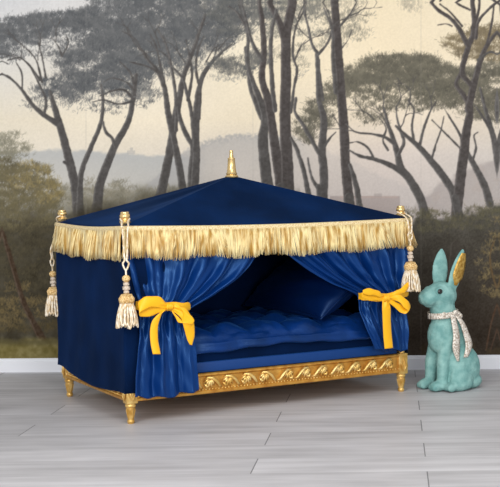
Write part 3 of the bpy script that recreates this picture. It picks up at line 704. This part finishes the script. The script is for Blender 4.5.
# ------------------------------------------------------------------ bedding
mt = empty('mattress', BO, TH); tag(mt, 'navy velvet mattress lying in the gold bed frame under the quilt', 'mattress')
mb = MB(); mb.box(-.598, .598, -.372, .362, .128, .272, .018); mb.build('cushion', m_velvet, mt)
mb = MB(); mb.box(-.600, .600, -.392, -.3735, .172, .214, .004); o = mb.build('border_band', m_band, mt); o['label'] = 'smooth brighter blue band along the mattress front'

def quilt():
    mb = MB(); X0, X1, Y0, Y1 = -.585, .52, -.385, .33
    nx, ny = 150, 110; r = random.Random(5); ph = [r.uniform(0, 6.28) for _ in range(8)]
    def h(x, y):
        a = abs(math.sin((x * 1.0 + y * .25 + .012 * math.sin(y * 12)) * PI / .17)); b = abs(math.sin((y + .012 * math.sin(x * 15)) * PI / .165 + .9))
        p = (min(a, 1) ** .55) * (min(b, 1) ** .55)
        w = .5 * math.sin(x * 55 + 18 * y + ph[0]) + .5 * math.sin(x * 31 - y * 47 + ph[1]) + .4 * math.sin(x * 83 + y * 60 + 2 * math.sin(x * 20) + ph[2])
        w2 = abs(math.sin(x * 26 + 30 * y + 2.2 * math.sin(x * 11) + ph[3])) * abs(math.sin(y * 24 - 21 * x + ph[4]))
        return .034 * p + .0040 * w * (.3 + p) + .008 * w2 * p
    top = []
    for j in range(ny + 1):
        row = []
        y = Y0 + (Y1 - Y0) * j / ny
        for i in range(nx + 1):
            x = X0 + (X1 - X0) * i / nx
            e = min((x - X0) / .06, (X1 - x) / .06, (y - Y0) / .055, (Y1 - y) / .055, 1); e = max(e, 0)
            rr = math.sqrt(max(0, 1 - (1 - e) ** 2))
            row.append(Vector((x, y + .004 * math.sin(x * 30), .293 + .024 * rr + h(x, y) * (.25 + .75 * rr))))
        top.append(row)
    bot = [[Vector((p.x, p.y, .2735 + .0)) for p in row] for row in top]
    # rolled front edge: two puffs with a seam between
    front = []
    for i in range(nx + 1):
        p = top[0][i]; q_ = bot[0][i]; x = p.x
        sag = .012 * math.sin(x * 9 + 1.2) + .004 * math.sin(x * 37)
        pf = .5 + .5 * abs(math.sin(x * PI / .17))
        front.append([p, p + Vector((0, -.010 * pf, -.004)), Vector((x, q_.y - .017 * pf, .287 + sag * .4)), Vector((x, q_.y - .010, .281 + sag * .5)), Vector((x, q_.y - .020 * pf, .272 + sag * .5)), Vector((x, q_.y - .018, .260 + sag * .6)), Vector((x, q_.y - .008, .254 + sag * .6)), Vector((x, q_.y + .006, .262)), Vector((x, q_.y + .02, .2735))])
    mb.grid(top); mb.grid([list(reversed(r_)) for r_ in bot[4:]]); mb.grid(front)
    for side in (0, nx):
        mb.grid([[top[j][side], bot[j][side]] for j in range(ny + 1)])
    mb.grid([[top[ny][i], bot[ny][i]] for i in range(nx + 1)])
    bm = bmesh.new(); t = bpy.data.meshes.new('t'); t.from_pydata(mb.v, [], mb.f); bm.from_mesh(t); bpy.data.meshes.remove(t)
    bmesh.ops.remove_doubles(bm, verts=bm.verts, dist=.0005); bmesh.ops.recalc_face_normals(bm, faces=bm.faces)
    m2 = MB(); m2.bm(bm); return m2
o = quilt().build('quilt', m_quilt); o.location = BO; o.rotation_euler = (0, 0, TH)
tag(o, 'puffy navy blue quilt spread over the mattress inside the canopy bed', 'quilt')

# pillow, leaning on the right-hand side of the bed
def pillow():
    mb = MB(); a, b, c = .385, .215, .09; n = 48
    for sgn in (1, -1):
        P = []
        for i in range(n + 1):
            row = []
            u = -1 + 2 * i / n
            for j in range(n + 1):
                v = -1 + 2 * j / n
                pin = 1 - .07 * (1 - abs(u) ** 2) * abs(v) ** 4 - .0; pin2 = 1 - .06 * (1 - abs(v) ** 2) * abs(u) ** 4
                hh = max(0, (1 - abs(u) ** 2.6)) ** .55 * max(0, (1 - abs(v) ** 2.6)) ** .55
                wr = .006 * math.sin(u * 16 + v * 9) * (abs(u * v)) + .004 * math.sin(u * 7 - v * 13)
                row.append(Vector((u * a * pin2, v * b * pin, sgn * (c * hh + (wr * hh if sgn > 0 else 0)))))
            P.append(row)
        mb.grid(P if sgn > 0 else [list(reversed(r_)) for r_ in P])
    bm = bmesh.new(); t = bpy.data.meshes.new('t'); t.from_pydata(mb.v, [], mb.f); bm.from_mesh(t); bpy.data.meshes.remove(t)
    bmesh.ops.remove_doubles(bm, verts=bm.verts, dist=.0004); bmesh.ops.recalc_face_normals(bm, faces=bm.faces)
    m2 = MB(); m2.bm(bm)
    return m2
pr = empty('pillow', BO, TH)
tag(pr, 'big shiny navy pillow propped against the right end of the canopy bed', 'pillow')
pil = pillow().build('pillow_case', m_pillow, pr)
tilt = math.radians(36)
ux = Vector((0, -1, 0)); vx = Vector((math.cos(tilt), 0, math.sin(tilt))); wx = ux.cross(vx)
PC = Vector((.395, -.005, .478))
PM = Matrix.Translation(PC) @ Matrix((ux, vx, wx)).transposed().to_4x4(); pil.matrix_local = PM
pm = MB(); ring = []
for k in range(97):
    t = k / 96 * 2 * PI; cu, sv = math.cos(t), math.sin(t); u = math.copysign(abs(cu) ** .28, cu); v = math.copysign(abs(sv) ** .28, sv)
    mxx = max(abs(u), abs(v)); u /= mxx; v /= mxx
    ring.append(Vector((u * .386 * (1 - .06 * (1 - v * v) * u ** 4), v * .216 * (1 - .07 * (1 - u * u) * v ** 4), 0)))
pm.tube(ring, .004, 6); po = pm.build('piping', m_pillow, pr); po.matrix_local = PM

# ------------------------------------------------------------------ tassels
def tassel(name_pt, hang, label, tilt=(0, 0), over=None):
    """name_pt: finial (x, y); hang: (x, y, z) of the ring where the two cords meet, bed frame"""
    t = empty('tassel', BO, TH)
    tag(t, label, 'tassel', 'tassels on the canopy corners')
    fx_, fy_ = name_pt; hx, hy, hz = hang; out = Vector((hx - fx_, hy - fy_, 0)).normalized(); sd = Vector((-out.y, out.x, 0))
    mb = MB()
    for s in (-1, 1):
        pts = [Vector((fx_, fy_, .797)) - out * .014, Vector((fx_, fy_, .797)) + sd * s * .017, Vector((fx_, fy_, .788)) + out * .022 + sd * s * .012]
        ed = Vector((*over, 0)) if over else Vector((hx, hy, 0)) - out * .012
        pts += [ed + sd * s * .012 + Vector((0, 0, .772)), (Vector((hx, hy, .74)) if not over else ed + Vector((0, .004, .735))) + sd * s * .008, Vector((hx, hy, (.74 + hz) / 2)) + sd * s * .006, Vector((hx, hy, hz + .04)) + sd * s * .004, Vector((hx, hy, hz + .028)) + sd * s * .011, Vector((hx, hy, hz + .012)) + sd * s * .007, Vector((hx, hy, hz))]
        S = crom([tuple(p) for p in pts], 8); mb.tube(S, .0034, 6)
        tw = [Vector(p) + Vector((.0028 * math.cos(i * 1.1), .0028 * math.sin(i * 1.1), 0)) for i, p in enumerate(S)]
        mb.tube(tw, .0016, 5)
    lx, ly = tilt
    def at(dz): return Vector((hx + lx * dz, hy + ly * dz, hz - dz))
    mb.tube([at(0), at(.06)], .0034, 6)
    mb.build('cord', m_cord, t)
    mb = MB(); mb.ball(at(.030), (.0155, .0155, .014)); mb.build('bead', m_head, t)
    for dz, r_ in ((.050, .0135), (.066, .0165), (.080, .0125)):
        mb = MB(); bm = bmesh.new(); bmesh.ops.create_icosphere(bm, subdivisions=1, radius=r_); mb.bm(bm, Matrix.Translation(at(dz)) @ Matrix.Diagonal((1, 1, .75, 1))); mb.build('crystal_bead', m_crystal, t, smooth=False)
    mb = MB(); c = at(.113); mb.lathe([(.010, .026), (.017, .023), (.024, .014), (.028, .004), (.0275, -.004), (.024, -.010), (.018, -.013)], c, 20)
    for k in range(20):
        a = k * 2 * PI / 20; mb.tube([c + Vector((.017 * math.cos(a), .017 * math.sin(a), .023)), c + Vector((.0275 * math.cos(a), .0275 * math.sin(a), .006)), c + Vector((.025 * math.cos(a), .025 * math.sin(a), -.010))], .0028, 5)
    mb.build('tassel_head', m_head, t)
    mb = MB(); r3 = random.Random(int(abs(hx * 1000)) + 3); c = at(.122)
    for ring_, nn, r0, r1 in ((0, 16, .022, .037), (1, 11, .014, .022), (2, 4, .005, .009)):
        for k in range(nn):
            a = (k + r3.uniform(-.25, .25)) * 2 * PI / nn; ln = r3.uniform(.082, .098); da = .13 if ring_ == 0 else .2
            R0 = Vector((math.cos(a - da), math.sin(a - da), 0)); R1 = Vector((math.cos(a + da), math.sin(a + da), 0)); M_ = Vector((math.cos(a), math.sin(a), 0))
            sh = Vector((lx, ly, 0)) * ln
            S = crom([tuple(c + R0 * r0), tuple(c + R0 * (r1 * .92) + sh * .4 + Vector((0, 0, -ln * .45))), tuple(c + R0 * (r1 * 1.06) + sh * .8 + Vector((0, 0, -ln * .85))), tuple(c + M_ * (r1 * 1.08) + sh + Vector((0, 0, -ln))), tuple(c + R1 * (r1 * 1.06) + sh * .8 + Vector((0, 0, -ln * .85))), tuple(c + R1 * (r1 * .92) + sh * .4 + Vector((0, 0, -ln * .45))), tuple(c + R1 * r0)], 4)
            mb.tube(S, .0034, 6)
    mb.build('tassel_skirt', m_cord, t)
tassel((-.632, -.389), (-.662, -.470, .602), 'ivory and gold tassel hanging from the front left corner beside the left bow')
tassel((.630, -.389), (.626, -.470, .668), 'ivory and gold tassel hanging from the front right corner above the right bow')
tassel((-.630, .41), (-.662, .468, .570), 'ivory and gold tassel at the far left back corner, against the painted wood', (.03, 0), (-.632, .448))

# ------------------------------------------------------------------ yellow bows
def ribbon(mb, pts, n=10, sub=10):
    """pts: (x, y, z, half width, angle of the width axis in the x-z plane in degrees, y lean of the width axis)"""
    S = crom(pts, n); P = []
    for i_, p in enumerate(S):
        a = math.radians(p[4]); wv = Vector((math.cos(a), p[5], math.sin(a))).normalized() * p[3] * .78; c = Vector(p[:3])
        P.append([c + wv * (-1 + 2 * k / sub) + Vector((0, -.004 * (1 - (-1 + 2 * k / sub) ** 2) + .0035 * math.sin(k * .95 + i_ * .13 + pts[0][0] * 90) * math.sin(PI * min(1, i_ / 8)), .0015 * math.sin(i_ * .5 + k * .3))) for k in range(sub + 1)])
    mb.grid(P)
def bow(label, parts):
    t = empty('ribbon_bow', BO, TH); tag(t, label, 'bow', 'yellow ribbon tiebacks')
    for nm, pts in parts:
        mb = MB()
        if nm == 'knot':
            c = Vector(pts[:3]); mb.ball(c, (.015, .012, .014))
            for k in range(4):
                a = -.6 + k * .4; mb.tube([c + Vector((-.009 + k * .006, -.007, .014)), c + Vector((-.008 + k * .006, -.014, 0)), c + Vector((-.009 + k * .006, -.007, -.014))], [.003, .005, .003], 6)
            mb.build(nm, m_yellow, t)
        else:
            ribbon(mb, pts); mb.build(nm, m_yellow, t, thick=.0016)
    return t
bow('yellow satin ribbon bow tying back the left front curtain', [
    ('knot', (-.503, -.492, .458)),
    ('tieback_band', [(-.612, -.425, .462, .022, 80, 0), (-.600, -.452, .466, .024, 80, 0), (-.55, -.468, .460, .024, 85, 0), (-.50, -.478, .456, .022, 90, 0), (-.44, -.472, .452, .020, 95, 0), (-.395, -.440, .448, .018, 95, 0), (-.385, -.415, .446, .016, 95, 0)]),
    ('loop', [(-.510, -.492, .456, .014, 60, 0), (-.550, -.505, .478, .026, 70, .1), (-.598, -.512, .480, .030, 80, .2), (-.628, -.508, .462, .030, 85, .5), (-.612, -.500, .446, .028, 85, .3), (-.56, -.494, .446, .022, 80, 0), (-.512, -.490, .452, .014, 70, 0)]),
    ('loop', [(-.495, -.492, .456, .014, 120, 0), (-.465, -.508, .452, .024, 130, 0), (-.436, -.516, .425, .028, 150, .1), (-.432, -.512, .395, .028, 170, .4), (-.448, -.504, .390, .026, 165, .2), (-.468, -.498, .412, .024, 145, 0), (-.492, -.492, .444, .014, 130, 0)]),
    ('tail', [(-.515, -.488, .450, .012, 40, 0), (-.545, -.492, .425, .018, 15, 0), (-.560, -.486, .385, .020, 5, 0), (-.560, -.482, .33, .021, 0, .1), (-.552, -.484, .276, .021, 0, .1)]),
    ('tail', [(-.488, -.490, .450, .014, 60, 0), (-.450, -.506, .430, .024, 50, 0), (-.426, -.500, .385, .028, 20, 0), (-.414, -.488, .335, .022, 5, 0), (-.410, -.482, .300, .006, 0, 0)])])
bow('yellow satin ribbon bow tying back the right front curtain', [
    ('knot', (.480, -.494, .432)),
    ('tieback_band', [(.388, -.420, .440, .018, 90, 0), (.398, -.448, .440, .020, 90, 0), (.44, -.474, .436, .022, 90, 0), (.50, -.482, .434, .022, 90, 0), (.57, -.470, .440, .022, 92, 0), (.625, -.445, .446, .020, 95, 0), (.640, -.415, .448, .018, 95, 0)]),
    ('loop', [(.472, -.494, .436, .010, 90, 0), (.440, -.506, .452, .016, 95, 0), (.395, -.512, .464, .018, 80, .1), (.356, -.510, .466, .014, 60, .3), (.372, -.504, .446, .016, 70, .1), (.42, -.498, .436, .016, 80, 0), (.470, -.494, .430, .012, 90, 0)]),
    ('loop', [(.490, -.494, .434, .012, 70, 0), (.535, -.510, .430, .018, 60, 0), (.565, -.518, .405, .022, 45, .1), (.586, -.514, .380, .020, 40, .4), (.570, -.506, .370, .018, 50, .2), (.54, -.500, .392, .018, 60, 0), (.492, -.494, .426, .012, 70, 0)]),
    ('tail', [(.490, -.492, .440, .010, 100, 0), (.535, -.500, .450, .014, 110, 0), (.570, -.500, .464, .018, 100, .1), (.600, -.490, .482, .022, 80, .1)]),
    ('tail', [(.478, -.496, .424, .020, 0, 0), (.480, -.500, .385, .027, 0, 0), (.486, -.492, .33, .027, 0, .05), (.493, -.486, .27, .028, 3, .05), (.500, -.484, .212, .028, 5, .05)])])

# ------------------------------------------------------------------ rabbit figurine
RO = Vector((.277, 5.43, 0)); rab = empty('rabbit_figurine', RO, math.radians(212.7))
tag(rab, 'tall turquoise sitting rabbit figurine with silver bow, right of the bed', 'figurine')
m_teal = vary(mat('turquoise_plaster', L4(130, 174, 170), .85, spec=.12), L4(110, 156, 153), L4(146, 188, 183), (28, 28, 28), 5, .35, .68, .8, 90)
m_eye = mat('glass_eye', L4(24, 18, 14), .08, spec=.8)
m_gilt = vary(mat('gold_leaf', L4(206, 164, 72), .45, metal=.6), L4(176, 130, 48), L4(226, 190, 106), (90, 90, 90), 4, .35, .65, .5, 160)
m_silver = vary(mat('silver_glitter_ribbon', L4(206, 196, 182), .5, metal=.2), L4(160, 142, 124), L4(232, 226, 216), (140, 140, 140), 3, .35, .62)
body = MB()
def caps(p0, p1, r0, r1, n=10):
    p0 = Vector(p0); p1 = Vector(p1)
    for k in range(n + 1):
        t = k / n; body.ball(p0.lerp(p1, t), r0 + (r1 - r0) * t, None, 14, 10)
Ry = lambda a: Matrix.Rotation(math.radians(a), 3, 'Y')
# trunk
caps((.0, 0, .118), (.045, 0, .265), .088, .072); caps((.045, 0, .265), (.068, 0, .345), .070, .058, 6)
body.ball((-.005, 0, .10), (.088, .074, .10)); body.ball((.082, 0, .25), (.062, .060, .090), Ry(-12))
# head
body.ball((.078, 0, .420), (.074, .064, .064)); caps((.085, 0, .424), (.150, 0, .418), .060, .040, 8)
body.ball((.160, 0, .416), (.036, .036, .035))
body.ball((.152, .022, .404), (.032, .023, .024)); body.ball((.152, -.022, .404), (.032, .023, .024)); body.ball((.142, 0, .388), (.030, .026, .018)); body.ball((.190, 0, .424), (.009, .013, .008))
body.ball((.116, .044, .446), (.026, .013, .017)); body.ball((.116, -.044, .446), (.026, .013, .017))
caps((.068, 0, .33), (.080, 0, .41), .056, .060, 4)
# ears
def ear(s, base, tip, ra):
    b = Vector(base); t = Vector(tip); ax = (t - b).normalized(); wdir = Vector((1, .15 * s, 0)); wdir = (wdir - ax * wdir.dot(ax)).normalized(); nd = ax.cross(wdir)
    M3 = Matrix((wdir, nd, ax)).transposed(); ln = (t - b).length
    for k in range(26):
        u = k / 25; w = ra * max(.0, math.sin(PI * (.13 + .85 * u ** .95))) ** .55; body.ball(b + ax * ln * u * .985, (max(.006, w), .013 - .005 * u, .010), M3, 16, 8)
    return M3, b, ax, ln
ear(-1, (.072, -.026, .462), (.048, -.036, .622), .041)
EM = ear(1, (.040, .030, .452), (-.002, .056, .620), .040)
# fore legs and paws
for s, yo in ((-1, -.052), (1, .040)):
    caps((.072, s * .036, .225), (.098, yo, .125), .040, .031, 8); caps((.098, yo, .125), (.106, yo, .035), .031, .026, 8)
    body.ball((.126, yo, .024), (.044, .030, .024))
    for k in (-1, 0, 1): body.ball((.150, yo + k * .015, .019), (.021, .0115, .017))
# haunches and hind feet
for s in (-1, 1):
    body.ball((.0, s * .066, .105), (.080, .040, .098), Ry(18)); body.ball((.025, s * .078, .06), (.062, .034, .058))
    body.ball((.045, s * .090, .026), (.072, .033, .027)); body.ball((-.045, s * .056, .035), (.05, .04, .036))
    for k in (-1, 0, 1): body.ball((.100, s * .090 + k * .018, .021), (.026, .0135, .019))
body.ball((-.080, -.02, .060), (.030, .034, .036))
bo = body.build('body', m_teal, rab)
md = bo.modifiers.new('remesh', 'REMESH'); md.mode = 'VOXEL'; md.voxel_size = .0042; md.use_smooth_shade = True
md = bo.modifiers.new('smooth', 'SMOOTH'); md.factor = .5; md.iterations = 7
bpy.context.view_layer.update()
dg = bpy.context.evaluated_depsgraph_get(); em = bpy.data.meshes.new_from_object(bo.evaluated_get(dg)); old = bo.data
bo.modifiers.clear(); bo.data = em; em.name = 'body'; bpy.data.meshes.remove(old)
em.polygons.foreach_set('use_smooth', [True] * len(em.polygons))
if not em.materials: em.materials.append(m_teal)
for s in (1, -1):
    mb = MB(); mb.ball((.122, s * .0545, .444), (.0125, .0065, .0115)); o = mb.build('eye', m_eye, rab); o['label'] = 'glossy dark eye'
# gilded inside of the near ear
M3, b, ax, ln = EM; mb = MB(); P = []
for k in range(25):
    u = .10 + .86 * k / 24; w = .040 * max(0, math.sin(PI * (.13 + .85 * u ** .95))) ** .55 * .80 * (.4 + .6 * sm(.1, .35, u)); c = b + ax * ln * u * .985
    cen = c + M3 @ Vector((-.003, 0, 0)); off_ = -1 if (M3 @ Vector((0, 1, 0))).y < 0 else 1
    P.append([cen + M3 @ Vector((w * v - .002, off_ * (.0150 - .005 * u - .0045 * v * v), 0)) for v in (-1, -.6, -.2, .2, .6, 1)])
mb.grid(P); o = mb.build('ear_lining', m_gilt, rab, thick=.003); o['label'] = 'gold leaf inside the near ear'
# collar ribbon with bow tails and bells
mb = MB(); P = []
for k in range(41):
    a = 2 * PI * k / 40; cc = Vector((.070, 0, .338)); rr = .0665
    P.append([cc + Vector((rr * math.cos(a) * 1.02, rr * math.sin(a) * .98, -.10 * rr * math.cos(a) + dz)) for dz in (-.013, -.006, 0, .006, .013)])
mb.grid(P); cb_ = mb.build('neck_ribbon', m_silver, rab, thick=.004); cb_['label'] = 'silver grey glitter ribbon round the neck'
for tail in ([(.066, .070, .345, .012), (.066, .086, .30, .015), (.062, .094, .25, .017), (.066, .097, .19, .019), (.060, .102, .135, .006)],
             [(.046, .070, .338, .010), (.026, .088, .30, .013), (.008, .094, .25, .016), (.000, .102, .20, .018), (.022, .108, .150, .012)]):
    S = crom(tail, 8); P = []
    for p in S: P.append([Vector((p[0] + p[3] * v, p[1] - .004 * v * v, p[2])) for v in (-1, -.5, 0, .5, 1)])
    mb = MB(); mb.grid(P); mb.build('ribbon_tail', m_silver, rab, thick=.003)
for c in ((.100, .052, .340), (.052, .070, .348), (.030, .060, .340), (.020, .062, .330)):
    mb = MB(); mb.ball(c, (.012, .010, .012)); mb.build('ribbon_knot', m_silver, rab)

# ------------------------------------------------------------------ light
w = bpy.data.worlds.new('world'); SC.world = w; w.use_nodes = True
w.node_tree.nodes['Background'].inputs['Color'].default_value = (.93, .96, 1.0, 1); w.node_tree.nodes['Background'].inputs['Strength'].default_value = .55
def area(name, loc, target, size, power, col=(1, 1, 1)):
    d = bpy.data.lights.new(name, 'AREA'); d.shape = 'RECTANGLE'; d.size, d.size_y = size; d.energy = power; d.color = col
    o = bpy.data.objects.new(name, d); COL.objects.link(o); o.location = loc
    o.rotation_euler = (Vector(target) - Vector(loc)).to_track_quat('-Z', 'Y').to_euler(); return o
area('window_light', (-1.9, .3, 1.9), (-.3, 5.4, .4), (2.4, 1.8), 115, (1, .98, .95))
area('studio_light', (1.0, .6, .95), (-.6, 5.6, .35), (1.2, 1.0), 48, (1, .98, .95))
area('ceiling_light', (.2, 2.2, 3.2), (-.2, 5.0, .2), (2.4, 1.6), 45, (1, .98, .96))
vs = SC.view_settings; vs.view_transform = 'Standard'; vs.look = 'None'; vs.gamma = 1; vs.use_curve_mapping = False; vs.exposure = 0.06
